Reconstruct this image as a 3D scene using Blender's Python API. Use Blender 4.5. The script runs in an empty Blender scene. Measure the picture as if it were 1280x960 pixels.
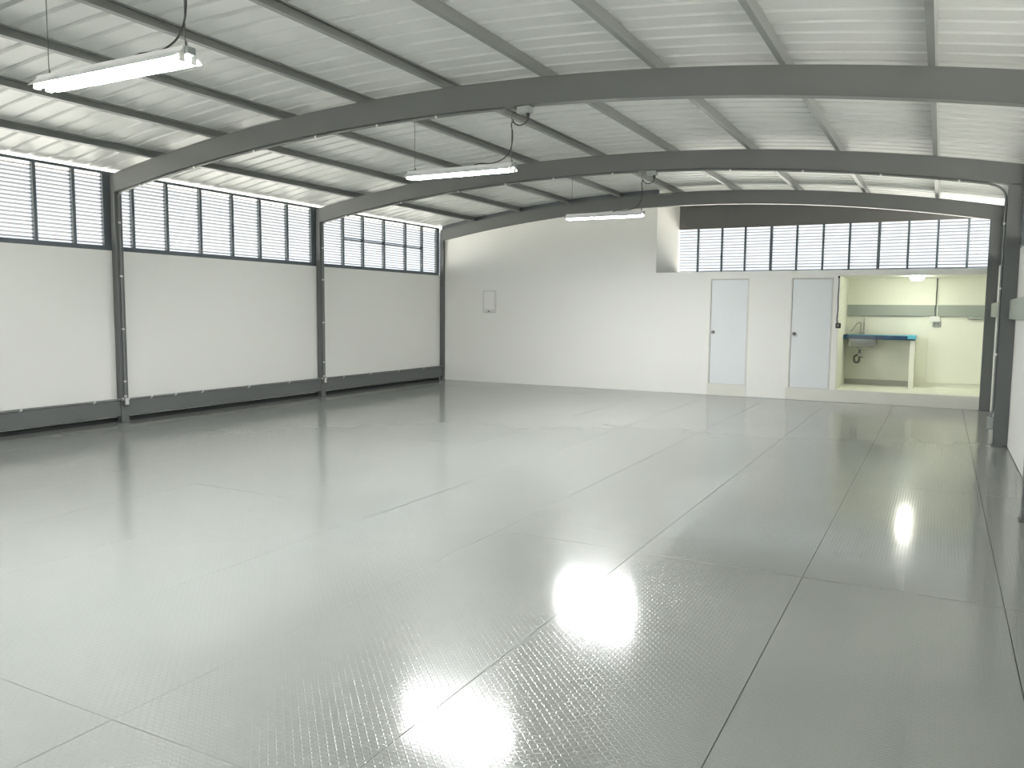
import bpy, math, random
from mathutils import Matrix, Vector
random.seed(7)
S = bpy.context.scene
C = S.collection

# ------------------------------------------------------------------ camera
YAW, PITCH, ROLL, FPX = 0.4869, 0.0914, 0.0090, 1009.26
CAM_H = 1.55
cy, sy = math.cos(YAW), math.sin(YAW)
cp, sp = math.cos(PITCH), math.sin(PITCH)
cr, sr = math.cos(ROLL), math.sin(ROLL)
F = Vector((-sy * cp, cy * cp, -sp))
R0 = Vector((cy, sy, 0))
U0 = Vector((-sy * sp, cy * sp, cp))
R1 = R0 * cr + U0 * sr
U1 = U0 * cr - R0 * sr
cd = bpy.data.cameras.new('camera')
cd.sensor_width = 36
cd.lens = FPX / 1280 * 36
cd.clip_start = 0.05
cam = bpy.data.objects.new('camera', cd)
C.objects.link(cam)
cam.matrix_world = Matrix(((R1.x, U1.x, -F.x, 0), (R1.y, U1.y, -F.y, 0), (R1.z, U1.z, -F.z, CAM_H), (0, 0, 0, 1)))
S.camera = cam

# ------------------------------------------------------------------ sky, exposure
W = bpy.data.worlds.new('overcast_sky')
S.world = W
W.use_nodes = True
wn = W.node_tree
wn.nodes.clear()
wo = wn.nodes.new('ShaderNodeOutputWorld')
wb = wn.nodes.new('ShaderNodeBackground')
wt = wn.nodes.new('ShaderNodeTexCoord')
wx = wn.nodes.new('ShaderNodeSeparateXYZ')
wr = wn.nodes.new('ShaderNodeValToRGB')
wr.color_ramp.elements[0].position = 0.0
wr.color_ramp.elements[0].color = (0.78, 0.89, 1.0, 1)
wr.color_ramp.elements[1].position = 1.0
wr.color_ramp.elements[1].color = (0.78, 0.89, 1.0, 1)
wn.links.new(wt.outputs['Generated'], wx.inputs[0])
wn.links.new(wx.outputs['Z'], wr.inputs[0])
wn.links.new(wr.outputs[0], wb.inputs[0])
wb.inputs[1].default_value = 1.0
wn.links.new(wb.outputs[0], wo.inputs[0])
SKY = 0.42
wb.inputs[1].default_value = SKY
sl_ = bpy.data.lights.new('sun', 'SUN')
sl_.energy = 12.0
sl_.angle = math.radians(8)
sl_.color = (1.0, 0.97, 0.93)
sun = bpy.data.objects.new('sun', sl_)
C.objects.link(sun)
sun.rotation_euler = (0, math.radians(-22), 0)      # high sun from the left, hazy
S.view_settings.view_transform = 'Standard'
S.view_settings.look = 'None'
S.view_settings.gamma = 1.0
S.view_settings.use_curve_mapping = False
S.view_settings.exposure = 1.80
TUBE = 102.0          # fluorescent tube emission
KITCHEN = 28.0       # kitchen lamp emission

# ------------------------------------------------------------------ dimensions
XO, XI = -9.75, -9.65        # left wall panel face, left column inner face
RI, RO = 0.604, 0.758        # right column inner face, right wall panel face
XC = (XI + RI) / 2           # arch crown
FR = [-4.84, -0.88, 3.085, 7.05, 11.014, 14.975]   # camera-facing planes of the frames
TH = 0.11                    # frame thickness along the room
YW = 15.05                   # end wall
YK = 16.55                   # back of kitchen and loft
YF = -4.95                   # front wall
def top(x): return 3.765 - 0.0183 * (x - XC) ** 2
def bot(x): return 3.520 - 0.0181 * (x - XC) ** 2
PUR = 0.09                   # purlin height
def roofz(x): return top(x) + PUR

# ------------------------------------------------------------------ materials
def srgb(r, g, b):
    return tuple(((c / 255) / 12.92 if c / 255 <= 0.04045 else ((c / 255 + 0.055) / 1.055) ** 2.4) for c in (r, g, b)) + (1,)

def mat(name, col, rough=0.5, metal=0.0, var=0.04, scale=3.0, bump=0.0, bscale=60.0, emit=None, spec=0.5, coat=0.0):
    m = bpy.data.materials.new(name)
    m.use_nodes = True
    nt = m.node_tree
    b = nt.nodes['Principled BSDF']
    b.inputs['Roughness'].default_value = rough
    b.inputs['Metallic'].default_value = metal
    b.inputs['Specular IOR Level'].default_value = spec
    b.inputs['Coat Weight'].default_value = coat
    tc = nt.nodes.new('ShaderNodeTexCoord')
    n = nt.nodes.new('ShaderNodeTexNoise')
    n.inputs['Scale'].default_value = scale
    n.inputs['Detail'].default_value = 4
    nt.links.new(tc.outputs['Object'], n.inputs['Vector'])
    mr = nt.nodes.new('ShaderNodeMapRange')
    mr.inputs[3].default_value = 1 - var
    mr.inputs[4].default_value = 1 + var
    nt.links.new(n.outputs[0], mr.inputs[0])
    mx = nt.nodes.new('ShaderNodeVectorMath')
    mx.operation = 'SCALE'
    mx.inputs[0].default_value = col[:3]
    nt.links.new(mr.outputs[0], mx.inputs['Scale'])
    nt.links.new(mx.outputs[0], b.inputs['Base Color'])
    if bump:
        n2 = nt.nodes.new('ShaderNodeTexNoise')
        n2.inputs['Scale'].default_value = bscale
        nt.links.new(tc.outputs['Object'], n2.inputs['Vector'])
        bp = nt.nodes.new('ShaderNodeBump')
        bp.inputs['Strength'].default_value = bump
        bp.inputs['Distance'].default_value = 0.01
        nt.links.new(n2.outputs[0], bp.inputs['Height'])
        nt.links.new(bp.outputs[0], b.inputs['Normal'])
    if emit:
        b.inputs['Emission Color'].default_value = emit[0]
        b.inputs['Emission Strength'].default_value = emit[1]
    return m

M = {}
M['wall'] = mat('matt_white_wall', srgb(235, 235, 229), 0.75, var=0.012, scale=0.9, bump=0.05, bscale=40)
M['steel'] = mat('grey_steel_paint', srgb(100, 103, 101), 0.42, var=0.03, scale=1.5)
M['purlin'] = mat('purlin_paint', srgb(128, 132, 129), 0.42, var=0.03, scale=1.5)
M['panel_frame'] = mat('panel_frame_paint', srgb(214, 215, 209), 0.5, var=0.01)
M['steel_dark'] = mat('louvre_steel_paint', srgb(96, 104, 108), 0.5, var=0.03)
M['slat'] = mat('louvre_blade_paint', srgb(46, 52, 60), 0.5, var=0.03)
M['roof'] = mat('roof_sheet_underside', srgb(208, 211, 208), 0.45, var=0.03, scale=1.2)
M['zinc'] = mat('galvanised_conduit', srgb(126, 129, 127), 0.42, metal=0.3, var=0.06, scale=20)
M['clip'] = mat('bright_conduit_clip', srgb(215, 215, 212), 0.35, metal=0.3)
M['black'] = mat('black_rubber', srgb(38, 40, 40), 0.55)
M['wire'] = mat('thin_steel_wire', srgb(95, 97, 97), 0.5, metal=0.4)
M['door'] = mat('white_door_paint', srgb(222, 226, 226), 0.5, var=0.01)
M['trim'] = mat('white_frame_paint', srgb(218, 217, 208), 0.6, var=0.01)
M['chrome'] = mat('brushed_chrome', srgb(190, 190, 188), 0.22, metal=1.0)
M['knob'] = mat('dull_knob_metal', srgb(120, 120, 116), 0.3, metal=0.9)
M['stainless'] = mat('stainless_steel', srgb(172, 174, 172), 0.3, metal=0.9, var=0.04)
M['pvc'] = mat('grey_waste_pipe', srgb(110, 108, 100), 0.4)
M['counter'] = mat('dark_blue_counter', srgb(22, 62, 92), 0.18, var=0.15, scale=9)
M['cyan'] = mat('turquoise_film', srgb(96, 190, 208), 0.25, var=0.05)
M['kwall'] = mat('cream_kitchen_wall', srgb(236, 238, 222), 0.65, var=0.012)
M['band'] = mat('grey_green_band', srgb(158, 166, 156), 0.5, var=0.02)
M['tile'] = mat('grey_skirting', srgb(186, 187, 175), 0.5, var=0.02)
M['loft'] = mat('dark_loft_board', srgb(106, 106, 104), 0.7, var=0.02)
M['white_pl'] = mat('white_plastic', srgb(232, 232, 226), 0.35, var=0.01)
M['grey_pl'] = mat('grey_plastic_box', srgb(150, 156, 152), 0.45, var=0.02)
M['reflector'] = mat('white_enamel_reflector', srgb(235, 236, 236), 0.3, var=0.01)
M['tube'] = mat('glowing_tube', (1, 1, 1, 1), 0.4, emit=((0.985, 0.99, 1.0, 1), TUBE))
M['kled'] = mat('glowing_disc', (1, 1, 1, 1), 0.4, emit=((1.0, 1.0, 0.88, 1), KITCHEN))
M['ground'] = mat('concrete_yard', srgb(205, 203, 196), 0.9, var=0.08, scale=0.6)  # unseen ground, colour raised to bounce light onto the roof underside
M['sub'] = mat('dark_under_floor', srgb(40, 42, 42), 0.8)
M['brown'] = mat('brown_edge_strip', srgb(120, 100, 84), 0.6)

def floor_mat():
    """painted steel tread plate: lens-shaped treads at +-45 degrees, checkered"""
    m = bpy.data.materials.new('painted_tread_plate')
    m.use_nodes = True
    nt = m.node_tree
    L = nt.links
    b = nt.nodes['Principled BSDF']
    def math_(op, a, c=None, d=None):
        n = nt.nodes.new('ShaderNodeMath')
        n.operation = op
        for i, v in enumerate((a, c, d)):
            if v is None: continue
            if isinstance(v, (int, float)): n.inputs[i].default_value = v
            else: L.new(v, n.inputs[i])
        return n.outputs[0]
    tc = nt.nodes.new('ShaderNodeTexCoord')
    sep = nt.nodes.new('ShaderNodeSeparateXYZ')
    L.new(tc.outputs['Object'], sep.inputs[0])
    p = 0.0205
    u = math_('DIVIDE', sep.outputs[0], p)
    v = math_('DIVIDE', sep.outputs[1], p)
    fu, fv = math_('FLOOR', u), math_('FLOOR', v)
    cu = math_('SUBTRACT', math_('SUBTRACT', u, fu), 0.5)
    cv = math_('SUBTRACT', math_('SUBTRACT', v, fv), 0.5)
    par = math_('FLOORED_MODULO', math_('ADD', fu, fv), 2.0)
    sg = math_('SUBTRACT', math_('MULTIPLY', par, 2.0), 1.0)
    cu2 = math_('MULTIPLY', cu, sg)
    a = math_('MULTIPLY', math_('ADD', cu2, cv), 0.7071 / 0.60)
    c = math_('MULTIPLY', math_('SUBTRACT', cu2, cv), 0.7071 / 0.17)
    r = math_('ADD', math_('MULTIPLY', a, a), math_('MULTIPLY', c, c))
    h = math_('MAXIMUM', math_('SUBTRACT', 1.0, r), 0.0)
    h = math_('SQRT', h)
    bp = nt.nodes.new('ShaderNodeBump')
    bp.inputs['Strength'].default_value = 0.6
    bp.inputs['Distance'].default_value = 0.0014
    L.new(h, bp.inputs['Height'])
    # soft unevenness of the paint and of the sheet
    n = nt.nodes.new('ShaderNodeTexNoise')
    n.inputs['Scale'].default_value = 1.3
    n.inputs['Detail'].default_value = 2
    L.new(tc.outputs['Object'], n.inputs['Vector'])
    bp2 = nt.nodes.new('ShaderNodeBump')
    bp2.inputs['Strength'].default_value = 0.5
    bp2.inputs['Distance'].default_value = 0.006
    L.new(n.outputs[0], bp2.inputs['Height'])
    L.new(bp2.outputs[0], bp.inputs['Normal'])
    L.new(bp.outputs[0], b.inputs['Normal'])
    n3 = nt.nodes.new('ShaderNodeTexNoise')
    n3.inputs['Scale'].default_value = 0.7
    n3.inputs['Detail'].default_value = 5
    L.new(tc.outputs['Object'], n3.inputs['Vector'])
    mr = nt.nodes.new('ShaderNodeMapRange')
    mr.inputs[3].default_value = 0.93
    mr.inputs[4].default_value = 1.07
    L.new(n3.outputs[0], mr.inputs[0])
    mx = nt.nodes.new('ShaderNodeVectorMath')
    mx.operation = 'SCALE'
    mx.inputs[0].default_value = srgb(147, 150, 145)[:3]
    L.new(mr.outputs[0], mx.inputs['Scale'])
    L.new(mx.outputs[0], b.inputs['Base Color'])
    mr2 = nt.nodes.new('ShaderNodeMapRange')
    mr2.inputs[3].default_value = 0.09
    mr2.inputs[4].default_value = 0.15
    L.new(n3.outputs[0], mr2.inputs[0])
    L.new(mr2.outputs[0], b.inputs['Roughness'])
    b.inputs['Specular IOR Level'].default_value = 0.9
    return m
M['floor'] = floor_mat()

# ------------------------------------------------------------------ mesh helpers
class MB:
    def __init__(s): s.v, s.f = [], []
    def add(s, vs, fs):
        o = len(s.v)
        s.v += [tuple(p) for p in vs]
        s.f += [tuple(i + o for i in f) for f in fs]
        return s
    def box(s, x0, x1, y0, y1, z0, z1, bev=0.0):
        if bev <= 0:
            return s.add([(x0, y0, z0), (x1, y0, z0), (x1, y1, z0), (x0, y1, z0), (x0, y0, z1), (x1, y0, z1), (x1, y1, z1), (x0, y1, z1)],
                         [(0, 3, 2, 1), (4, 5, 6, 7), (0, 1, 5, 4), (1, 2, 6, 5), (2, 3, 7, 6), (3, 0, 4, 7)])
        b = bev
        vs, idx = [], {}
        for i, (x, sx) in enumerate(((x0, 1), (x1, -1))):
            for j, (y, sy_) in enumerate(((y0, 1), (y1, -1))):
                for k, (z, sz) in enumerate(((z0, 1), (z1, -1))):
                    for a in range(3):
                        q = [x + sx * b, y + sy_ * b, z + sz * b]
                        q[a] = (x, y, z)[a]
                        idx[i, j, k, a] = len(vs)
                        vs.append(tuple(q))
        fs = []
        for i in (0, 1):
            fs.append([idx[i, 0, 0, 0], idx[i, 1, 0, 0], idx[i, 1, 1, 0], idx[i, 0, 1, 0]])
            fs.append([idx[0, i, 0, 1], idx[1, i, 0, 1], idx[1, i, 1, 1], idx[0, i, 1, 1]])
            fs.append([idx[0, 0, i, 2], idx[1, 0, i, 2], idx[1, 1, i, 2], idx[0, 1, i, 2]])
        for i in (0, 1):
            for j in (0, 1):
                fs.append([idx[i, j, 0, 0], idx[i, j, 1, 0], idx[i, j, 1, 1], idx[i, j, 0, 1]])
                fs.append([idx[i, 0, j, 0], idx[i, 1, j, 0], idx[i, 1, j, 2], idx[i, 0, j, 2]])
                fs.append([idx[0, i, j, 1], idx[1, i, j, 1], idx[1, i, j, 2], idx[0, i, j, 2]])
                for k in (0, 1):
                    fs.append([idx[i, j, k, a] for a in range(3)])
        # orient outward from the centre
        cx, cyy, cz = (x0 + x1) / 2, (y0 + y1) / 2, (z0 + z1) / 2
        out = []
        for f in fs:
            p = [Vector(vs[t]) for t in f]
            nn = (p[1] - p[0]).cross(p[2] - p[0])
            c0 = sum(p, Vector()) / len(p) - Vector((cx, cyy, cz))
            out.append(f if nn.dot(c0) > 0 else f[::-1])
        return s.add(vs, out)
    def tube(s, path, r, seg=10, caps=True):
        P = [Vector(p) for p in path]
        rr = r if isinstance(r, (list, tuple)) else [r] * len(P)
        vs, fs = [], []
        up = None
        for i, p in enumerate(P):
            t = (P[min(i + 1, len(P) - 1)] - P[max(i - 1, 0)]).normalized()
            if up is None:
                up = Vector((0, 0, 1)) if abs(t.z) < 0.9 else Vector((1, 0, 0))
            a = t.cross(up).normalized()
            up = a.cross(t).normalized()
            for k in range(seg):
                w = 2 * math.pi * k / seg
                vs.append(p + a * math.cos(w) * rr[i] + up * math.sin(w) * rr[i])
        for i in range(len(P) - 1):
            for k in range(seg):
                a0, a1 = i * seg + k, i * seg + (k + 1) % seg
                fs.append((a0, a1, a1 + seg, a0 + seg))
        if caps:
            fs.append(tuple(range(seg))[::-1])
            fs.append(tuple((len(P) - 1) * seg + k for k in range(seg)))
        return s.add(vs, fs)
    def sweep(s, prof, path_pts, close=True):
        """prof: function(i)-> list of 3d points; joins consecutive rings"""
        rings = path_pts
        n = len(rings[0])
        vs = [p for r in rings for p in r]
        fs = []
        for i in range(len(rings) - 1):
            for k in range(n if close else n - 1):
                a, b = i * n + k, i * n + (k + 1) % n
                fs.append((a, b, b + n, a + n))
        if close:
            fs.append(tuple(range(n))[::-1])
            fs.append(tuple((len(rings) - 1) * n + k for k in range(n)))
        return s.add(vs, fs)
    def mesh(s, name, m, smooth=False):
        me = bpy.data.meshes.new(name)
        me.from_pydata(s.v, [], s.f)
        me.validate()
        me.materials.append(M[m])
        if smooth:
            for p in me.polygons: p.use_smooth = True
            try: me.set_sharp_from_angle(angle=math.radians(35))
            except Exception: pass
        me.update()
        return me
    def obj(s, name, m, parent=None, smooth=False, loc=None):
        return link(name, s.mesh(name, m, smooth), parent, loc)

def link(name, me, parent=None, loc=None):
    o = bpy.data.objects.new(name, me)
    C.objects.link(o)
    if parent is not None: o.parent = parent
    if loc is not None: o.location = loc
    return o

def thing(name, label, cat, loc=(0, 0, 0), group=None):
    o = bpy.data.objects.new(name, None)
    o.empty_display_size = 0.1
    C.objects.link(o)
    o.location = loc
    return tag(o, label, cat, group)

def tag(o, label, cat, group=None):
    o['label'] = label
    o['category'] = cat
    if group: o['group'] = group
    return o

def struct(name, label=None, cat=None, me=None):
    o = bpy.data.objects.new(name, me)
    if me is None: o.empty_display_size = 0.1
    C.objects.link(o)
    o['kind'] = 'structure'
    if label: o['label'] = label
    if cat: o['category'] = cat
    return o

# ------------------------------------------------------------------ ground outside
struct('ground', 'unseen concrete yard outside the louvred windows, made pale to bounce light up to the roof', 'ground',
       MB().box(-60, 50, -50, 70, -0.6, -0.35).mesh('ground', 'ground'))

# ------------------------------------------------------------------ floor: steel plates 1.02 x 3.03 m
floor = struct('floor', 'glossy grey painted steel tread plate floor with dark seams', 'floor')
MB().box(-9.9, 0.9, YF - 0.1, YW + 0.2, -0.12, -0.012).obj('floor_base', 'sub', floor)
xs = [0.373 - 1.0207 * k for k in range(10)]
xe = [0.755] + xs + [-9.88]
ye = [YF, 1.878 - 6.056, 1.878 - 3.028, 1.878, 4.903, 7.950, 10.98, 14.01, YW + 0.01]
def height(x, y):
    k = 1.0 if y < 5 else max(0.3, 1.0 - (y - 5) * 0.1)
    return k * (0.0022 * math.sin(1.9 * x + 0.7 * y + 1.1) * math.sin(1.1 * y - 0.6 * x) + 0.0012 * math.sin(3.3 * x - 1.3) * math.sin(2.3 * y + 0.4)) - 0.0034
for i in range(len(xe) - 1):
    for j in range(len(ye) - 1):
        x1, x0 = xe[i] - 0.002, xe[i + 1] + 0.002
        y0, y1 = ye[j] + 0.002, ye[j + 1] - 0.002
        nx, ny = (4, 8) if x1 - x0 > 0.6 else (2, 8)
        tx, ty = random.uniform(-0.0012, 0.0012), random.uniform(-0.0007, 0.0007)
        vs, fs = [], []
        for b in range(ny + 1):
            for a in range(nx + 1):
                x, y = x0 + (x1 - x0) * a / nx, y0 + (y1 - y0) * b / ny
                z = height(x, y) + tx * (x - (x0 + x1) / 2) + ty * (y - (y0 + y1) / 2)
                vs.append((x, y, z))
        for b in range(ny):
            for a in range(nx):
                q = b * (nx + 1) + a
                fs.append((q, q + 1, q + nx + 2, q + nx + 1))
        top_n = len(fs)
        ring = [a for a in range(nx + 1)] + [b * (nx + 1) + nx for b in range(1, ny + 1)] + \
               [ny * (nx + 1) + a for a in range(nx - 1, -1, -1)] + [b * (nx + 1) for b in range(ny - 1, 0, -1)]
        base = len(vs)
        for r in ring:
            vs.append((vs[r][0], vs[r][1], -0.0125))
        for k in range(len(ring)):
            k2 = (k + 1) % len(ring)
            fs.append((ring[k2], ring[k], base + k, base + k2))
        me = bpy.data.meshes.new('floor_plate')
        me.from_pydata(vs, [], fs)
        me.materials.append(M['floor'])
        for k, p in enumerate(me.polygons): p.use_smooth = k < top_n
        try: me.set_sharp_from_angle(angle=math.radians(30))
        except Exception: pass
        link('floor_plate', me, floor)

# ------------------------------------------------------------------ walls
wl = struct('wall_left', 'off-white lower wall panels between the grey columns at the left', 'wall')
wrt = struct('wall_right', 'off-white lower wall panels behind the right columns', 'wall')
edges = [YF] + [f for f in FR[1:]] + []
bays = [(FR[k] + TH, FR[k + 1]) for k in range(5)]
for y0, y1 in bays:
    MB().box(XO - 0.07, XO, y0 - TH / 2, y1 + TH / 2 - 0.0, 0.06, 2.285).obj('wall_panel', 'wall', wl)
    MB().box(RO, RO + 0.07, y0 - TH / 2, y1 + TH / 2, 0.0, 2.31).obj('wall_panel', 'wall', wrt)
MB().box(RO, RO + 0.07, FR[5] + TH / 2, YK + 0.1, 0.0, 2.31).obj('wall_panel', 'wall', wrt)

# base beam along the left wall
bl = struct('baseboard_left', 'grey steel base beam along the foot of the left wall above a strip coloured dark for the shade of the gap', 'beam')
for y0, y1 in bays:
    MB().box(XO, -9.665, y0 + 0.002, y1 - 0.002, 0.085, 0.292, 0.004).obj('base_beam', 'steel', bl)
    MB().box(XO - 0.05, XO - 0.02, y0 - 0.05, y1 + 0.05, -0.012, 0.087).obj('recess_shade_strip', 'sub', bl)  # dark colour stands in for the shade in the gap under the beam

# end wall with roof-following top
def wall_poly(mb, x0, x1, z0, ztopf, y0, y1, n=12):
    xs_ = [x0 + (x1 - x0) * k / n for k in range(n + 1)]
    rings = [[(x, y0, z0), (x, y1, z0), (x, y1, ztopf(x)), (x, y0, ztopf(x))] for x in xs_]
    return mb.sweep(None, rings)
D1 = (-3.80, -3.13, 0.215, 2.145)
D2 = (-2.36, -1.695, 0.215, 2.145)
KX0 = -1.585
mb = MB()
wall_poly(mb, XO, -4.872, 0.0, lambda x: top(x) - 0.005, YW, YW + 0.12)
mb.box(-4.872, RO + 0.07, YW, YW + 0.12, 2.192, 2.287)                        # lintel over doors and kitchen
mb.box(-4.872, D1[0] - 0.02, YW, YW + 0.12, 0, 2.192)
mb.box(D1[0] - 0.02, D1[1] + 0.02, YW, YW + 0.12, D1[3] + 0.02, 2.192)
mb.box(D1[1] + 0.02, D2[0] - 0.02, YW, YW + 0.12, 0, 2.192)
mb.box(D2[0] - 0.02, D2[1] + 0.02, YW, YW + 0.12, D2[3] + 0.02, 2.192)
mb.box(D2[1] + 0.02, KX0, YW, YW + 0.12, 0, 2.192)
struct('wall_back', 'off-white end wall with two doors and a kitchen recess', 'wall', mb.mesh('wall_back', 'wall'))
mb = MB()
N_ = 16
xs_ = [XO + (-4.872 - XO) * k / N_ for k in range(N_ + 1)]
mb.sweep(None, [[(x, YW + 0.02, top(x) - 0.004), (x, YW + 0.1, top(x) - 0.004), (x, YW + 0.1, roofz(x) + 0.01), (x, YW + 0.02, roofz(x) + 0.01)] for x in xs_])
struct('trim_5', 'closing strip between the end wall and the roof, coloured dark for the shade there', 'trim', mb.mesh('trim_5', 'steel_dark'))  # dark colour stands in for the shadow line above the far arch
# loft reveal and ledge (roof of the small rooms)
mb = MB().box(-5.0, -4.872, YW + 0.12, YK, 2.2, 3.85)
struct('wall_loft', 'pale reveal wall at the left end of the loft opening', 'wall', mb.mesh('wall_loft', 'wall'))
mb = MB().box(-5.0, RO + 0.07, YW + 0.12, YK + 0.1, 2.192, 2.287)
struct('trim_1', 'flat white slab over the small rooms and kitchen', 'slab', mb.mesh('trim_1', 'kwall'))
MB().box(-4.872, -4.45, YW - 0.004, YW + 0.1, 2.287, 2.293).obj('edge_strip', 'brown', bpy.data.objects['trim_1'])
# dark board above the loft louvres
mb = MB()
wall_poly(mb, -4.872, RO + 0.07, 3.225, lambda x: roofz(x) - 0.005, YK - 0.02, YK + 0.06)
struct('wall_loft_2', 'dark grey board above the rear louvred window', 'wall', mb.mesh('wall_loft_2', 'loft'))
# plinths / steps
mb = MB().box(-3.83, -3.108, YW - 0.012, YW + 0.12, 0.0, 0.212)
struct('trim_2', 'low off-white step panel under the left white door', 'step', mb.mesh('trim_2', 'trim'))
mb = MB().box(-2.415, RO, YW - 0.014, YW + 0.12, 0.0, 0.21)
struct('trim_3', 'long low off-white plinth under the right door and kitchen', 'step', mb.mesh('trim_3', 'trim'))
# front wall behind the camera, unseen; wide doorway added to let in daylight
mb = MB()
wall_poly(mb, XO, -6.6, 0, lambda x: roofz(x) - 0.01, YF - 0.12, YF)
wall_poly(mb, -6.6, -2.4, 3.0, lambda x: roofz(x) - 0.01, YF - 0.12, YF)
wall_poly(mb, -2.4, RO + 0.07, 0, lambda x: roofz(x) - 0.01, YF - 0.12, YF)
struct('wall_front', 'plain off-white wall behind the camera with a wide open doorway added for daylight', 'wall', mb.mesh('wall_front', 'wall'))

# ------------------------------------------------------------------ doors
def door(n, d, label):
    x0, x1, z0, z1 = d
    t = struct('door_%d' % n, label, 'door')
    MB().box(x0 + 0.006, x1 - 0.006, YW + 0.012, YW + 0.05, z0 + 0.004, z1 - 0.006, 0.002).obj('door_leaf', 'door', t)
    f = MB()
    f.box(x0 - 0.022, x0, YW - 0.004, YW + 0.1, z0, z1 + 0.022)
    f.box(x1, x1 + 0.022, YW - 0.004, YW + 0.1, z0, z1 + 0.022)
    f.box(x0, x1, YW - 0.004, YW + 0.1, z1, z1 + 0.022)
    f.box(x0 - 0.02, x1 + 0.02, YW - 0.014, YW + 0.1, z0 - 0.006, z0 + 0.002)
    f.obj('door_frame', 'trim', t)
    MB().box(x0, x1, YW + 0.06, YW + 0.1, z0, z1).obj('door_stop', 'sub', t)
    kx, kz = x0 + 0.058, 1.176
    k = MB()
    prof = [(0.0, 0.030), (0.006, 0.030), (0.010, 0.012), (0.035, 0.012), (0.042, 0.026), (0.055, 0.030), (0.066, 0.024), (0.070, 0.006)]
    k.tube([(kx, YW + 0.012 - a, kz) for a, _ in prof], [r for _, r in prof], 16)
    k.obj('door_knob', 'knob', t, True)
door(1, D1, 'left white flush door with round knob, standing above a short step panel')
door(2, D2, 'right white flush door with round knob, next to the kitchen recess')

# ------------------------------------------------------------------ kitchen recess
mb = MB()
mb.box(KX0 - 0.1, KX0, YW + 0.12, YK, 0.2, 2.192)
mb.box(KX0 - 0.1, RO + 0.07, YK, YK + 0.1, 0.0, 2.3)
struct('wall_kitchen', 'cream walls of the small kitchen recess', 'wall', mb.mesh('wall_kitchen', 'kwall'))
mb = MB().box(KX0, RO, YW + 0.12, YK, 0.0, 0.209)
struct('floor_kitchen', 'cream raised floor of the kitchen recess', 'floor', mb.mesh('floor_kitchen', 'kwall'))
mb = MB().box(KX0, -0.475, YK - 0.012, YK, 0.209, 0.31)
struct('baseboard_back', 'low grey skirting along the back of the kitchen recess', 'skirting', mb.mesh('baseboard_back', 'tile'))
mb = MB().box(-0.205, RO, YK - 0.03, YK - 0.001, 0.30, 1.44, 0.003)
struct('trim_4', 'raised cream wall panel at the right of the kitchen recess', 'panel', mb.mesh('trim_4', 'kwall'))
tag(MB().box(KX0, RO - 0.002, YK - 0.05, YK - 0.0005, 1.507, 1.706, 0.004).obj('wall_rail', 'band'),
    'wide grey-green rail across the back wall of the kitchen recess', 'rail')
tag(MB().box(RO - 0.07, RO - 0.0005, FR[4] + TH + 0.005, FR[5] - 0.005, 1.507, 1.722, 0.004).obj('wall_rail', 'band'),
    'grey rail on the right wall between the two far columns', 'rail')
tag(MB().box(RO - 0.07, RO - 0.0005, FR[3] + TH + 0.005, FR[4] - 0.005, 1.495, 1.722, 0.004).obj('wall_rail', 'band'),
    'pale grey rail on the right wall, cut by the right edge beside the column', 'rail')

# counter on a wall-like leg
ct = thing('kitchen_counter', 'dark blue narrow kitchen counter with turquoise edge on a cream support wall', 'counter', (0, 0, 0))
CY0 = 16.02
SX0, SX1, SY0, SY1 = -1.525, -1.03, 16.09, 16.46
mb = MB()
mb.box(KX0 + 0.001, SX0, CY0, YK - 0.001, 1.075, 1.155, 0.006)
mb.box(SX1, -0.39, CY0, YK - 0.001, 1.075, 1.155, 0.006)
mb.box(SX0, SX1, CY0, SY0, 1.075, 1.155)
mb.box(SX0, SX1, SY1, YK - 0.001, 1.075, 1.155)
mb.obj('worktop', 'counter', ct)
MB().box(KX0 + 0.08, -0.40, CY0 - 0.002, CY0 + 0.03, 1.150, 1.160).obj('edge_film', 'cyan', ct)
MB().box(-0.52, -0.385, CY0 - 0.003, YK - 0.01, 1.098, 1.161, 0.004).obj('corner_film', 'cyan', ct)
MB().box(-0.475, -0.392, CY0 + 0.03, YK - 0.001, 0.21, 1.075, 0.003).obj('support_wall', 'kwall', ct)
# sink
sk = thing('sink', 'stainless steel sink bowl set in the blue counter with a waste trap below', 'sink')
mb = MB()
rings = []
def rrect(x0, x1, y0, y1, r, z, n=4):
    pts = []
    for cx_, cy_, a0 in ((x1 - r, y1 - r, 0), (x0 + r, y1 - r, 90), (x0 + r, y0 + r, 180), (x1 - r, y0 + r, 270)):
        for k in range(n + 1):
            a = math.radians(a0 + 90 * k / n)
            pts.append((cx_ + r * math.cos(a), cy_ + r * math.sin(a), z))
    return pts
for d, z in ((-0.03, 1.158), (0.012, 1.160), (0.014, 1.150), (0.016, 1.0), (0.03, 0.95), (0.08, 0.925)):
    rings.append(rrect(SX0 + d, SX1 - d, SY0 + d, SY1 - d, 0.05, z))
for d, z in ((0.075, 0.920), (0.022, 0.945), (0.006, 1.0), (0.004, 1.152), (-0.03, 1.1565)):
    rings.append(rrect(SX0 + d, SX1 - d, SY0 + d, SY1 - d, 0.05, z))
n = len(rings[0])
vs = [p for r in rings for p in r]
fs = []
for i in range(len(rings) - 1):
    for k in range(n):
        a, b = i * n + k, i * n + (k + 1) % n
        fs.append((a, b, b + n, a + n))
fs.append(tuple(5 * n + k for k in range(n)))
mb.add(vs, fs)
mb.obj('bowl', 'stainless', sk, True)
dx, dyy = -1.315, 16.27
MB().tube([(dx, dyy, z) for z in (0.925, 0.905, 0.900, 0.88)], [0.06, 0.06, 0.035, 0.03], 16).obj('drain', 'stainless', sk, True)
pth = [(dx, dyy, 0.88), (dx, dyy, 0.70)]
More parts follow.
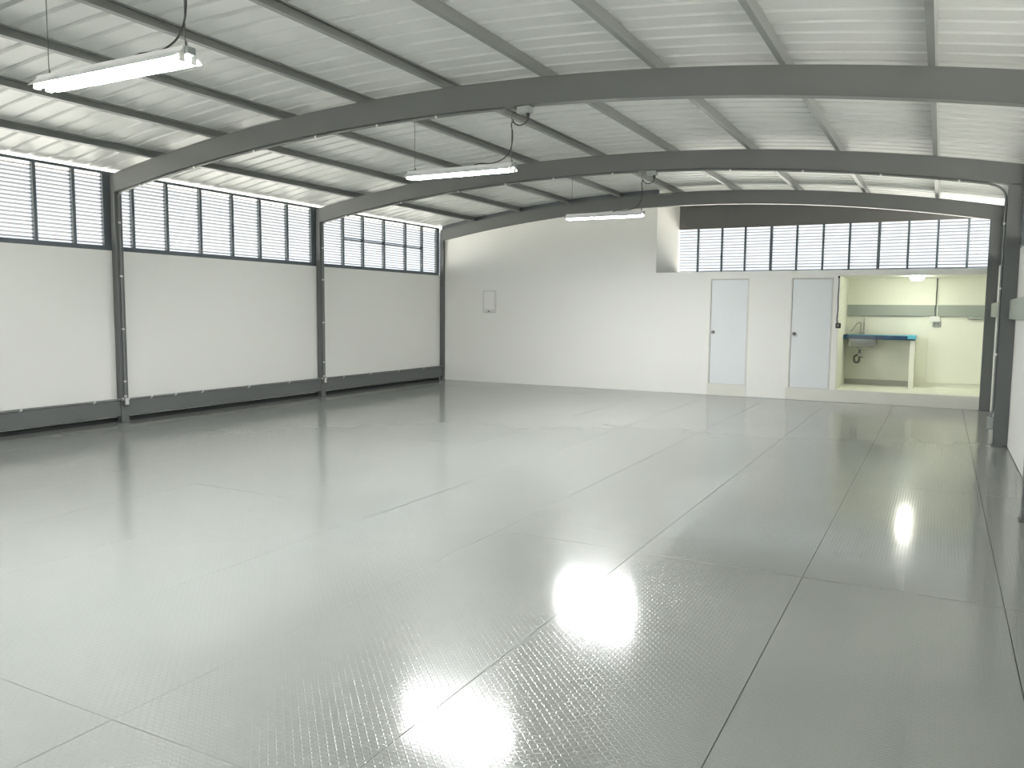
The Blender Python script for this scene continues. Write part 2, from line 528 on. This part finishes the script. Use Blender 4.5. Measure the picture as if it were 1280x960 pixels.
for k in range(13):
    a = math.pi * k / 12
    pth.append((dx - 0.045 + 0.045 * math.cos(a), dyy, 0.68 - 0.045 * math.sin(a)))
pth += [(dx - 0.09, dyy, 0.72), (dx - 0.085, dyy + 0.02, 0.75), (dx - 0.06, dyy + 0.05, 0.765), (dx - 0.05, YK - 0.002, 0.765)]
MB().tube(pth, 0.021, 12).obj('waste_trap', 'pvc', sk, True)
MB().tube([(dx, dyy, 0.81), (dx, dyy, 0.755)], 0.031, 12).obj('pipe_nut', 'chrome', sk, True)
MB().tube([(dx - 0.005, dyy, 0.735), (dx + 0.06, dyy, 0.735)], 0.010, 8).obj('valve_stub', 'pvc', sk, True)
# faucet
fc = thing('faucet', 'tall chrome kitchen faucet with a curved spout and slim upright handle behind the sink', 'faucet')
fx, fy = -1.335, 16.50
MB().tube([(fx, fy, 1.155), (fx, fy, 1.175), (fx, fy, 1.18), (fx, fy, 1.21)], [0.028, 0.028, 0.018, 0.016], 14).obj('base', 'chrome', fc, True)
pth = [(fx, fy, 1.2), (fx, fy, 1.36)]
for k in range(1, 10):
    a = math.pi / 2 * k / 9
    pth.append((fx - 0.16 * math.sin(a) * 0.55 * (k / 9 + .3), fy - 0.10 * math.sin(a), 1.36 + 0.03 * math.sin(a * 2) - 0.10 * (1 - math.cos(a))))
pth += [(fx - 0.15, fy - 0.12, 1.22), (fx - 0.152, fy - 0.122, 1.205)]
MB().tube(pth, 0.0095, 10).obj('spout', 'chrome', fc, True)
MB().tube([(fx + 0.055, fy, z) for z in (1.155, 1.17, 1.2, 1.38, 1.39, 1.47)], [0.022, 0.022, 0.014, 0.012, 0.008, 0.006], 12).obj('handle', 'chrome', fc, True)
MB().box(fx - 0.02, fx + 0.075, fy - 0.018, fy + 0.018, 1.155, 1.170, 0.004).obj('base_plate', 'chrome', fc)
# ceiling light of the kitchen
kl = thing('ceiling_light', 'small round glowing light on the kitchen ceiling', 'light', (-0.41, 15.60, 2.19))
MB().tube([(0, 0, 0.002), (0, 0, -0.012), (0, 0, -0.018)], [0.118, 0.118, 0.108], 28).obj('light_rim', 'white_pl', kl, True)
MB().tube([(0, 0, -0.016), (0, 0, -0.045), (0, 0, -0.066), (0, 0, -0.074)], [0.107, 0.106, 0.085, 0.05], 28).obj('diffuser', 'kled', kl, True)
# outlet with white box and cable
ob = thing('power_outlet', 'white power outlet box with grey lower half hanging below the kitchen rail', 'outlet')
MB().box(-0.185, -0.03, YK - 0.075, YK - 0.051, 1.41, 1.505, 0.004).obj('upper_box', 'white_pl', ob)
MB().box(-0.14, -0.012, YK - 0.07, YK - 0.03, 1.322, 1.412, 0.004).obj('lower_socket', 'grey_pl', ob)
for k in (0, 1):
    MB().box(-0.118 + 0.05 * k, -0.088 + 0.05 * k, YK - 0.074, YK - 0.069, 1.352, 1.386).obj('socket_face', 'pvc', ob)
MB().tube([(-0.103, YK - 0.064, 1.505), (-0.112, YK - 0.060, 1.62), (-0.10, YK - 0.058, 1.72), (-0.104, YK - 0.03, 1.9), (-0.098, YK - 0.012, 2.06), (-0.102, YK - 0.01, 2.191)], 0.007, 8).obj('cable', 'black', ob, True)
MB().tube([(-0.075, YK - 0.064, 1.505), (-0.075, YK - 0.058, 1.72), (-0.075, YK - 0.012, 1.9), (-0.075, YK - 0.01, 2.191)], 0.006, 8).obj('conduit_tube', 'kwall', ob, True)
tag(MB().box(0.41, 0.66, YK - 0.10, YK - 0.031, 1.462, 1.506, 0.004).obj('wall_bracket', 'band'),
    'slim grey bracket under the right end of the kitchen rail', 'bracket')
# switch with cable at the kitchen edge
sw = thing('power_switch', 'dark switch box on a hanging cable between right door and kitchen', 'switch')
MB().box(-1.618, -1.535 + 0.0, YW - 0.045, YW - 0.001, 1.285, 1.375, 0.008).obj('switch_box', 'black', sw)
MB().box(-1.597, -1.556, YW - 0.052, YW - 0.044, 1.305, 1.355, 0.003).obj('rocker', 'pvc', sw)
MB().tube([(-1.592, YW - 0.02, 1.372), (-1.606, YW - 0.018, 1.44), (-1.590, YW - 0.012, 1.62), (-1.600, YW - 0.010, 1.85), (-1.592, YW - 0.010, 2.02), (-1.598, YW - 0.008, 2.17)], 0.0075, 8).obj('cable', 'black', sw, True)
MB().box(-1.612, -1.582, YW - 0.014, YW, 2.15, 2.185, 0.002).obj('cable_cap', 'black', sw)
# breaker panel
bp_ = thing('electrical_panel', 'white flush electrical panel with a small dark lock on the end wall', 'panel')
MB().box(-8.685, -8.36, YW - 0.018, YW - 0.0005, 1.48, 1.965, 0.004).obj('frame', 'panel_frame', bp_)
MB().box(-8.645, -8.40, YW - 0.026, YW - 0.017, 1.56, 1.935, 0.003).obj('cover_door', 'wall', bp_)
MB().tube([(-8.535, YW - 0.018, 1.515), (-8.535, YW - 0.032, 1.515)], 0.016, 12).obj('lock', 'pvc', bp_, True)
for k in range(3):
    MB().box(-8.60 + 0.075 * k, -8.575 + 0.075 * k, YW - 0.021, YW - 0.017, 1.49 + 0.014 * (k % 2), 1.505 + 0.014 * (k % 2)).obj('breaker_tab', 'grey_pl', bp_)

# ------------------------------------------------------------------ steel frames (arch + two columns)
def frame(k, label):
    y0, y1 = FR[k], FR[k] + TH
    RE = RO + 0.035 if k == 5 else RO - 0.002
    t = thing('steel_frame', label, 'frame', (0, 0, 0))
    for inner, outer, nm in ((XI, XO + 0.012, 'column'), (RI, RE, 'column')):
        a, b = min(inner, outer), max(inner, outer)
        mb = MB().box(a, b, y0, y1, 0.0, bot(inner) - 0.0, 0.003)
        mb.obj(nm, 'steel', t)
        s = 1 if inner == XI else -1
        MB().box(min(inner - 0.10 * s, inner + 0.012 * s) , max(inner - 0.10 * s, inner + 0.012 * s), y0 - 0.012, y1 + 0.012, 0.0, 0.010).obj('base_plate', 'steel', t)
    # arch: web box and two thin flanges
    N = 40
    XA, XB = XO + 0.012, RE
    xs_ = [XA + (XB - XA) * i / N for i in range(N + 1)]
    mb = MB()
    mb.sweep(None, [[(x, y0 + 0.006, bot(x) + 0.006), (x, y1 - 0.006, bot(x) + 0.006), (x, y1 - 0.006, top(x) - 0.006), (x, y0 + 0.006, top(x) - 0.006)] for x in xs_])
    mb.obj('arch_web', 'steel', t)
    for f, off in ((bot, 0.0), (top, -0.007)):
        mb = MB()
        mb.sweep(None, [[(x, y0, f(x) + off), (x, y1, f(x) + off), (x, y1, f(x) + off + 0.007), (x, y0, f(x) + off + 0.007)] for x in xs_])
        mb.obj('flange', 'steel', t)
    return t
frame(0, 'steel arch frame against the wall behind the camera')
frame(1, 'steel arch frame just behind the camera')
frame(2, 'steel arch frame above the camera carrying the nearest lamp')
frame(3, 'nearest grey steel arch frame in view, with the lamp hanging under its middle')
frame(4, 'second grey steel arch frame, its right column standing before the right wall rail')
frame(5, 'farthest grey steel arch frame, standing against the end wall')

# ------------------------------------------------------------------ roof: purlins and corrugated sheets
roof = struct('ceiling', 'curved corrugated pale roof sheets on grey purlins', 'roof')
for k in range(-4, 5):
    x = XC + 1.09 * k
    y0, y1 = YF - 0.1, (YK + 0.1 if x > -4.9 else YW + 0.12)
    sl = -2 * 0.0183 * (x - XC)
    w, hh, tk = 0.052, PUR - 0.002, 0.003
    zt = top(x) + 0.001
    pf = [(-w / 2, 0), (w / 2, 0), (w / 2, 0.014), (w / 2 - tk, 0.014), (w / 2 - tk, tk), (-w / 2 + tk, tk), (-w / 2 + tk, hh - tk), (w / 2 - tk, hh - tk), (w / 2 - tk, hh - 0.014), (w / 2, hh - 0.014), (w / 2, hh), (-w / 2, hh)]
    ca, sa = math.cos(math.atan(sl)), math.sin(math.atan(sl))
    if x > XC: pf = [(-a, b) for a, b in pf][::-1]
    rings = [[(x + a * ca - b * sa, y, zt + a * sa + b * ca) for a, b in pf] for y in (y0, y1)]
    mb = MB()
    n = len(pf)
    vs = [p for r in rings for p in r]
    fs = [(i, (i + 1) % n, (i + 1) % n + n, i + n) for i in range(n)]
    mb.add(vs, fs)
    mb.obj('purlin', 'purlin', roof)
# one sheet mesh (1 m wide, 4 ribs), shared by all sheets
def sheet_mesh(xa, xb, name):
    prof = []
    for r in range(4):
        o = r * 0.25
        prof += [(o, 0.0), (o + 0.095, 0.0), (o + 0.19, 0.0), (o + 0.205, 0.026), (o + 0.235, 0.026)]
    prof += [(1.0, 0.0), (1.03, 0.0)]
    N = 30
    vs, fs = [], []
    n = len(prof)
    for i in range(N + 1):
        x = xa + (xb - xa) * i / N
        for a, b in prof:
            vs.append((x, a, roofz(x) + b))
    for i in range(N):
        for k in range(n - 1):
            q = i * n + k
            fs.append((q, q + 1, q + n + 1, q + n))
    me = bpy.data.meshes.new(name)
    me.from_pydata(vs, [], fs)
    me.materials.append(M['roof'])
    me.update()
    return me
sm = sheet_mesh(-10.15, 1.15, 'roof_sheet')
sm2 = sheet_mesh(-5.1, 1.15, 'roof_sheet')
y = YF - 0.25
q = 0
while y < YK + 0.1:
    me = sm if y < YW + 0.12 else sm2
    link('roof_sheet', me, roof, (0, y, 0.0015 * (q % 2)))
    y += 1.0
    q += 1

# ------------------------------------------------------------------ louvred windows
def slat_mesh(length, axis, depth=0.044, tilt=20):
    """thin tilted blade; axis 'y' for side walls, 'x' for the rear; slopes down to the outside"""
    t = math.radians(tilt)
    c, s = math.cos(t), math.sin(t)
    pts = []
    for d, h in ((-depth / 2, -0.0015), (depth / 2, -0.0015), (depth / 2, 0.0015), (-depth / 2, 0.0015)):
        pts.append((d * c - h * s, d * s + h * c))
    vs = []
    for e in (0, length):
        for a, z in pts:
            vs.append((a, e, z) if axis == 'y' else (e, -a, z))
    return MB().add(vs, [(3, 2, 1, 0), (4, 5, 6, 7), (0, 1, 5, 4), (1, 2, 6, 5), (2, 3, 7, 6), (3, 0, 4, 7)])

def side_window(n, y0, y1, mull, X, s, label, z0=2.287, z1=3.312, pitch=0.0478, joined=False, bar=None):
    """s=+1: room lies towards +x"""
    t = struct('window_%d' % n, label, 'window')
    xa, xb = X - 0.025, X + 0.025
    MB().box(xa, xb, y0, y1, z0, z0 + 0.06, 0.002).obj('bottom_rail', 'steel_dark', t)
    MB().box(xa, xb, y0, y1, z1 - 0.035, z1, 0.002).obj('top_rail', 'steel_dark', t)
    ed = [y0 + 0.09] + mull + [y1 - 0.125]
    for a, b in ((y0, y0 + 0.09), (y1 - 0.125, y1)):
        MB().box(xa, xb, a, b, z0 + 0.06, z1 - 0.035).obj('side_post', 'steel_dark', t)
    for m in mull:
        MB().box(xa, xb + (0.004 if s > 0 else 0), m - 0.02, m + 0.02, z0 + 0.03, z1 - 0.02).obj('mullion', 'steel_dark', t)
    zs = []
    z = z0 + 0.06 + pitch * 0.6
    while z < z1 - 0.045:
        zs.append(z)
        z += pitch
    allm = MB()
    for i in range(len(ed) - 1):
        a = ed[i] + (0.02 if i else 0)
        b = ed[i + 1] - (0.02 if i < len(ed) - 2 else 0)
        sl = slat_mesh(b - a, 'y')
        if s < 0: sl.v = [(-p[0], p[1], p[2]) for p in sl.v]; sl.f = [f[::-1] for f in sl.f]
        if joined:
            for z in zs: allm.add([(p[0] + X, p[1] + a, p[2] + z) for p in sl.v], sl.f)
        else:
            me = sl.mesh('louvre_slat', 'slat')
            for z in zs: link('louvre_slat', me, t, (X, a, z))
    if joined:
        o = allm.obj('louvre_slats', 'slat', t)
        o['kind'] = 'stuff'
    if bar:
        MB().box(X - 0.016 * s - 0.012, X - 0.016 * s + 0.012, bar[0], bar[1], bar[2], bar[2] + 0.035).obj('cross_bar', 'steel_dark', t)
    return t
XWL, XWR = -9.80, RO + 0.045
def even(y0, y1, n):
    return [y0 + (y1 - y0) * k / n for k in range(1, n)]
side_window(1, FR[2] + 0.06, FR[3] + 0.05, [3.62, 4.10, 4.58, 5.07, 5.57, 6.07, 6.57], XWL, 1, 'louvred window high on the left wall, cut by the left edge of the picture')
side_window(2, FR[3] + 0.06, FR[4] + 0.05, [7.40 + 0.02, 7.97, 8.56, 9.17, 9.745, 10.36], XWL, 1, 'louvred window high on the left wall between the first and second columns')
side_window(3, FR[4] + 0.06, FR[5] + 0.05, [11.80, 12.38, 13.04, 13.76, 14.36], XWL, 1, 'louvred window high on the left wall nearest the end wall, with a cross bar', bar=(11.82, 14.40, 2.80))
side_window(4, FR[3] + 0.06, FR[4] + 0.05, even(7.2, 11.0, 7), XWR, -1, 'louvred window high on the right wall, a sliver at the right edge', z0=2.312, joined=True)
side_window(5, FR[4] + 0.06, FR[5] + 0.05, even(11.1, 15.0, 7), XWR, -1, 'louvred window high on the right wall behind the far right columns', z0=2.312, joined=True)
for i, (k, X, s, z0) in enumerate(((0, XWL, 1, 2.287), (1, XWL, 1, 2.287), (0, XWR, -1, 2.312), (1, XWR, -1, 2.312), (2, XWR, -1, 2.312))):
    side_window(6 + i, FR[k] + 0.06, FR[k + 1] + 0.05, even(FR[k] + TH, FR[k + 1], 7), X, s, 'louvred window behind or beside the camera, outside the picture', z0=z0, joined=True)
# rear window over the small rooms
rw = struct('window_11', 'wide louvred window above the doors and kitchen, twelve panes', 'window')
RZ0, RZ1 = 2.287, 3.228
rm = [-4.465, -3.98, -3.52, -3.02, -2.54, -2.062, -1.595, -1.092, -0.603, -0.13, 0.345]
YR = YK - 0.03
MB().box(-4.872, RO, YR - 0.03, YR + 0.02, RZ0, RZ0 + 0.05).obj('bottom_rail', 'steel_dark', rw)
ed = [-4.872] + rm + [RO]
for m in rm:
    w = 0.026 if m in (-3.02, -1.092) else 0.019
    MB().box(m - w, m + w, YR - 0.035, YR + 0.02, RZ0 + 0.05, RZ1).obj('mullion', 'steel_dark', rw)
for i in range(len(ed) - 1):
    a, b = ed[i] + 0.02, ed[i + 1] - 0.02
    me = slat_mesh(b - a, 'x', 0.048, 20).mesh('louvre_slat', 'slat')
    z = RZ0 + 0.085
    while z < RZ1 - 0.01:
        link('louvre_slat', me, rw, (a, YR, z + random.uniform(-0.002, 0.002)))
        z += 0.0575

# ------------------------------------------------------------------ conduits, clips, boxes
CR = 0.0135
def arch_path(x0, x1, n, y, dz=-0.013):
    return [(x0 + (x1 - x0) * i / n, y, bot(x0 + (x1 - x0) * i / n) + dz) for i in range(n + 1)]
def bend(px_, py_, z, x2, n=6, s=1):
    return []
def clip_on_arch(t, x, y):
    z = bot(x) - 0.013
    MB().tube([(x - 0.012, y, z), (x + 0.012, y, z)], 0.0175, 10).obj('clip', 'clip', t, True)
for k, nm in ((3, 'nearest'), (4, 'second')):
    yc = FR[k] + 0.055
    t = thing('conduit', 'galvanised conduit rising along the %s left column and under its arch' % nm, 'conduit')
    xe_ = -3.87
    r = 0.10
    xw = XI + 0.013
    pth = [(xw, yc, 0.34), (xw, yc, 1.7), (xw, yc, bot(XI) - 0.013 - r * 0.6)]
    for i in range(1, 6):
        a = math.pi / 2 * i / 6
        pth.append((xw + r * (1 - math.cos(a)), yc, bot(XI) - 0.013 - r * 0.6 + r * 0.8 * math.sin(a)))
    pth += arch_path(XI + 0.13, xe_, 24, yc)
    MB().tube(pth, CR, 8).obj('pipe', 'zinc', t, True)
    for x in ((-9.2, -8.2, -7.2, -6.26, -5.41, -4.66) if k == 3 else (-9.1, -7.95, -6.85, -6.0, -5.19, -4.26)): clip_on_arch(t, x, yc)
    for z in (0.55, 1.25, 1.95, 2.65) if k == 3 else (0.6, 1.3, 2.05, 2.6):
        MB().tube([(xw, yc, z - 0.012), (xw, yc, z + 0.012)], 0.018, 10).obj('clip', 'clip', t, True)
    MB().tube([(xw, yc, 0.33), (xw, yc, 0.365)], 0.0165, 10).obj('coupling', 'clip', t, True)
# right run of the second arch, bending down the right column
yc = FR[4] + 0.055
t = thing('conduit', 'galvanised conduit under the second arch, bending down the right column to the floor', 'conduit')
xw = RI - 0.013
r = 0.16
pth = arch_path(-3.70, RI - 0.20, 22, yc)
z0 = pth[-1][2]
for i in range(1, 9):
    a = math.pi / 2 * i / 8
    pth.append((RI - 0.20 + (0.187) * math.sin(a), yc, z0 - 0.012 - 0.187 * (1 - math.cos(a))))
pth += [(xw, yc, 2.2), (xw, yc, 1.2), (xw, yc, 0.42), (xw - 0.012, yc, 0.38), (xw - 0.018, yc, 0.335)]
MB().tube(pth, CR, 8).obj('pipe', 'zinc', t, True)
for x in (-2.59, -1.667, -0.75, 0.1): clip_on_arch(t, x, yc)
for z in (2.6, 1.85, 1.08):
    MB().tube([(xw, yc, z - 0.012), (xw, yc, z + 0.012)], 0.018, 10).obj('clip', 'clip', t, True)
# box at its foot
t = thing('outlet_box', 'grey outlet box low on the right column at the foot of its conduit', 'box')
MB().box(RI - 0.066, RI - 0.001, yc - 0.045, yc + 0.045, 0.195, 0.335, 0.006).obj('box_body', 'grey_pl', t)
MB().box(RI - 0.070, RI - 0.065, yc - 0.035, yc + 0.035, 0.21, 0.32).obj('cover', 'pvc', t)
# stub on the far arch
t = tag(MB().tube([(-4.86, FR[5] - 0.014, 3.735), (-4.72, FR[5] - 0.014, 3.742), (-4.58, FR[5] - 0.014, 3.745)], 0.012, 8).obj('conduit_stub', 'zinc', None, True),
        'short pipe stub lying on the face of the farthest arch near its crown', 'conduit')
# horizontal conduits on the base beam
hz = 0.312
xh = -9.642
runs = [((FR[2] + TH, FR[3] + 0.02), 'left wall conduit run on the base beam, leaving the picture at the left edge', [4.3, 5.0, 5.70, 6.65]),
        ((FR[3] + 0.09, FR[4] + 0.02), 'left wall conduit run on the base beam between the two nearer columns', [7.51, 7.91, 8.39, 9.3, 10.2]),
        ((FR[4] + 0.09, FR[5] + 0.06), 'left wall conduit run on the base beam, ending at the end wall', [11.6, 12.4, 13.3, 14.2])]
for (a, b), lab, cl in runs:
    t = thing('conduit', lab, 'conduit')
    MB().tube([(xh, a, hz), (xh, (a + b) / 2, hz - 0.003), (xh, b, hz)], 0.0125, 8).obj('pipe', 'zinc', t, True)
    for yy in cl:
        MB().tube([(xh, yy - 0.014, hz - 0.002), (xh, yy + 0.014, hz - 0.002)], 0.018, 10).obj('clip', 'clip', t, True)
        MB().box(XI - 0.014, xh, yy - 0.012, yy + 0.012, hz - 0.026, hz - 0.018).obj('clip_foot', 'clip', t)
for k, nm in ((3, 'nearest'), (4, 'second')):
    yc = FR[k] + 0.055
    t = thing('conduit_box', 'small galvanised junction box low on the %s left column' % nm, 'box')
    MB().box(XI + 0.001, XI + 0.045, yc - 0.034, yc + 0.034, 0.225, 0.338, 0.008).obj('box_body', 'zinc', t)
    MB().box(XI + 0.044, XI + 0.049, yc - 0.026, yc + 0.026, 0.238, 0.325, 0.002).obj('cover', 'clip', t)
    MB().tube([(xh, yc - 0.05, hz), (xh, yc - 0.03, hz)], 0.018, 10).obj('coupling', 'clip', t, True)
    MB().tube([(xh, yc + 0.03, hz), (xh, yc + 0.058, hz)], 0.018, 10).obj('coupling', 'clip', t, True)

# ------------------------------------------------------------------ lamps
def lamp(k, xa, xb, z, label, boxlabel, box=True):
    y = FR[k] + 0.055
    L = xb - xa
    t = thing('batten_lamp', label, 'lamp', (xa, y, z))
    # folded reflector trough
    pf = [(-0.095, -0.012), (-0.045, 0.030), (-0.030, 0.058), (0.030, 0.058), (0.045, 0.030), (0.095, -0.012), (0.091, -0.014), (0.040, 0.022), (-0.040, 0.022), (-0.091, -0.014)]
    mb = MB()
    mb.sweep(None, [[(x, a, b) for a, b in pf] for x in (0.03, L - 0.03)])
    mb.obj('reflector', 'reflector', t)
    for s in (-1, 1):
        MB().tube([(0.045, s * 0.040, -0.006), (L - 0.045, s * 0.040, -0.006)], 0.019, 14).obj('tube', 'tube', t, True)
        for x in (0.028, L - 0.044):
            MB().box(x, x + 0.016, s * 0.038 - 0.020, s * 0.038 + 0.020, -0.028, 0.026, 0.003).obj('lampholder', 'white_pl', t)
    for x in (0.0, L - 0.03):
        MB().box(x, x + 0.03, -0.028, 0.028, 0.012, 0.052, 0.004).obj('end_cap', 'grey_pl', t)
    # suspension wires up to the underside of the arch
    for x in (0.10, L - 0.05):
        zt = bot(xa + x) - z
        MB().tube([(x, 0, 0.056), (x, 0, 0.075), (x, 0, zt)], 0.0028, 6).obj('suspension_wire', 'wire', t, True)
        MB().tube([(x - 0.012, 0, 0.066), (x, 0, 0.056), (x + 0.012, 0, 0.066), (x + 0.006, 0, 0.088)], 0.004, 6).obj('hook', 'wire', t, True)
    # cable: from the lamp's back, up along the wire to the plug, with a loop
    x1 = L - 0.05
    zt = bot(xa + x1) - z - 0.03
    pts = [(L - 0.48, 0.0, 0.062), (L - 0.42, 0.01, 0.078), (L - 0.28, 0.015, 0.072), (L - 0.17, 0.012, 0.095), (L - 0.10, 0.01, 0.14), (x1 - 0.005, 0.008, 0.22)]
    pts += [(x1 + 0.006, 0.008, 0.22 + (zt - 0.22) * 0.35), (x1 - 0.010, 0.008, 0.22 + (zt - 0.22) * 0.6), (x1 + 0.012, 0.008, zt - 0.10)]
    # loop round to the plug
    cx_, cz_, rx, rz = x1 + 0.095, zt - 0.075, 0.085, 0.075
    for i in range(9):
        a = math.radians(190 + 155 * i / 8)
        pts.append((cx_ + rx * math.cos(a), 0.0, cz_ + rz * math.sin(a)))
    sm_ = []
    for i in range(len(pts) - 1):
        p0, p1, p2, p3 = (Vector(pts[max(i - 1, 0)]), Vector(pts[i]), Vector(pts[i + 1]), Vector(pts[min(i + 2, len(pts) - 1)]))
        for j in range(4):
            u = j / 4
            sm_.append(0.5 * ((2 * p1) + (p2 - p0) * u + (2 * p0 - 5 * p1 + 4 * p2 - p3) * u * u + (3 * p1 - p0 - 3 * p2 + p3) * u ** 3))
    sm_.append(Vector(pts[-1]))
    MB().tube(sm_, 0.0055, 8).obj('cable', 'black', t, True)
    e = sm_[-1]
    ztop = bot(xa + e.x) - z - 0.066
    MB().tube([tuple(e), (e.x, 0, e.z + 0.02), (e.x, 0, ztop)], [0.008, 0.016, 0.021], 10).obj('plug', 'black', t, True)
    # socket box under the arch
    b = thing('socket_box', boxlabel, 'box', (xa + e.x - 0.02, y, bot(xa + e.x)))
    MB().box(-0.085, 0.055, -0.045, 0.045, -0.068, -0.004, 0.006).obj('box_body', 'grey_pl', b)
    MB().box(-0.13, 0.07, -0.03, 0.03, -0.012, -0.001, 0.002).obj('mounting_plate', 'steel', b)
    MB().tube([(-0.165, 0, -0.016), (-0.13, 0, -0.022), (-0.084, 0, -0.030)], 0.010, 8).obj('gland', 'zinc', b, True)
    return t
lamp(3, -5.03, -3.74, 2.925, 'twin-tube white batten lamp hanging below the nearest arch in view', 'grey socket box with plugged cable under the nearest arch in view')
lamp(4, -4.99, -3.77, 2.905, 'twin-tube white batten lamp hanging below the second arch, smallest of the three lamps', 'grey socket box with plugged cable under the second arch')
lamp(2, -4.96, -3.62, 2.885, 'twin-tube white batten lamp at upper left, largest and nearest of the three lamps', 'grey socket box under the arch above the camera, outside the picture')
lamp(1, -4.96, -3.70, 2.90, 'added twin-tube white batten lamp just behind the camera, unseen, brightening the room', 'grey socket box of the added lamp behind the camera')  # unseen extra lamp, added to brighten the room
lamp(0, -4.96, -3.70, 2.90, 'added twin-tube white batten lamp by the front wall, unseen, brightening the room', 'grey socket box of the added lamp by the front wall')  # second unseen lamp, also added for more light indoors
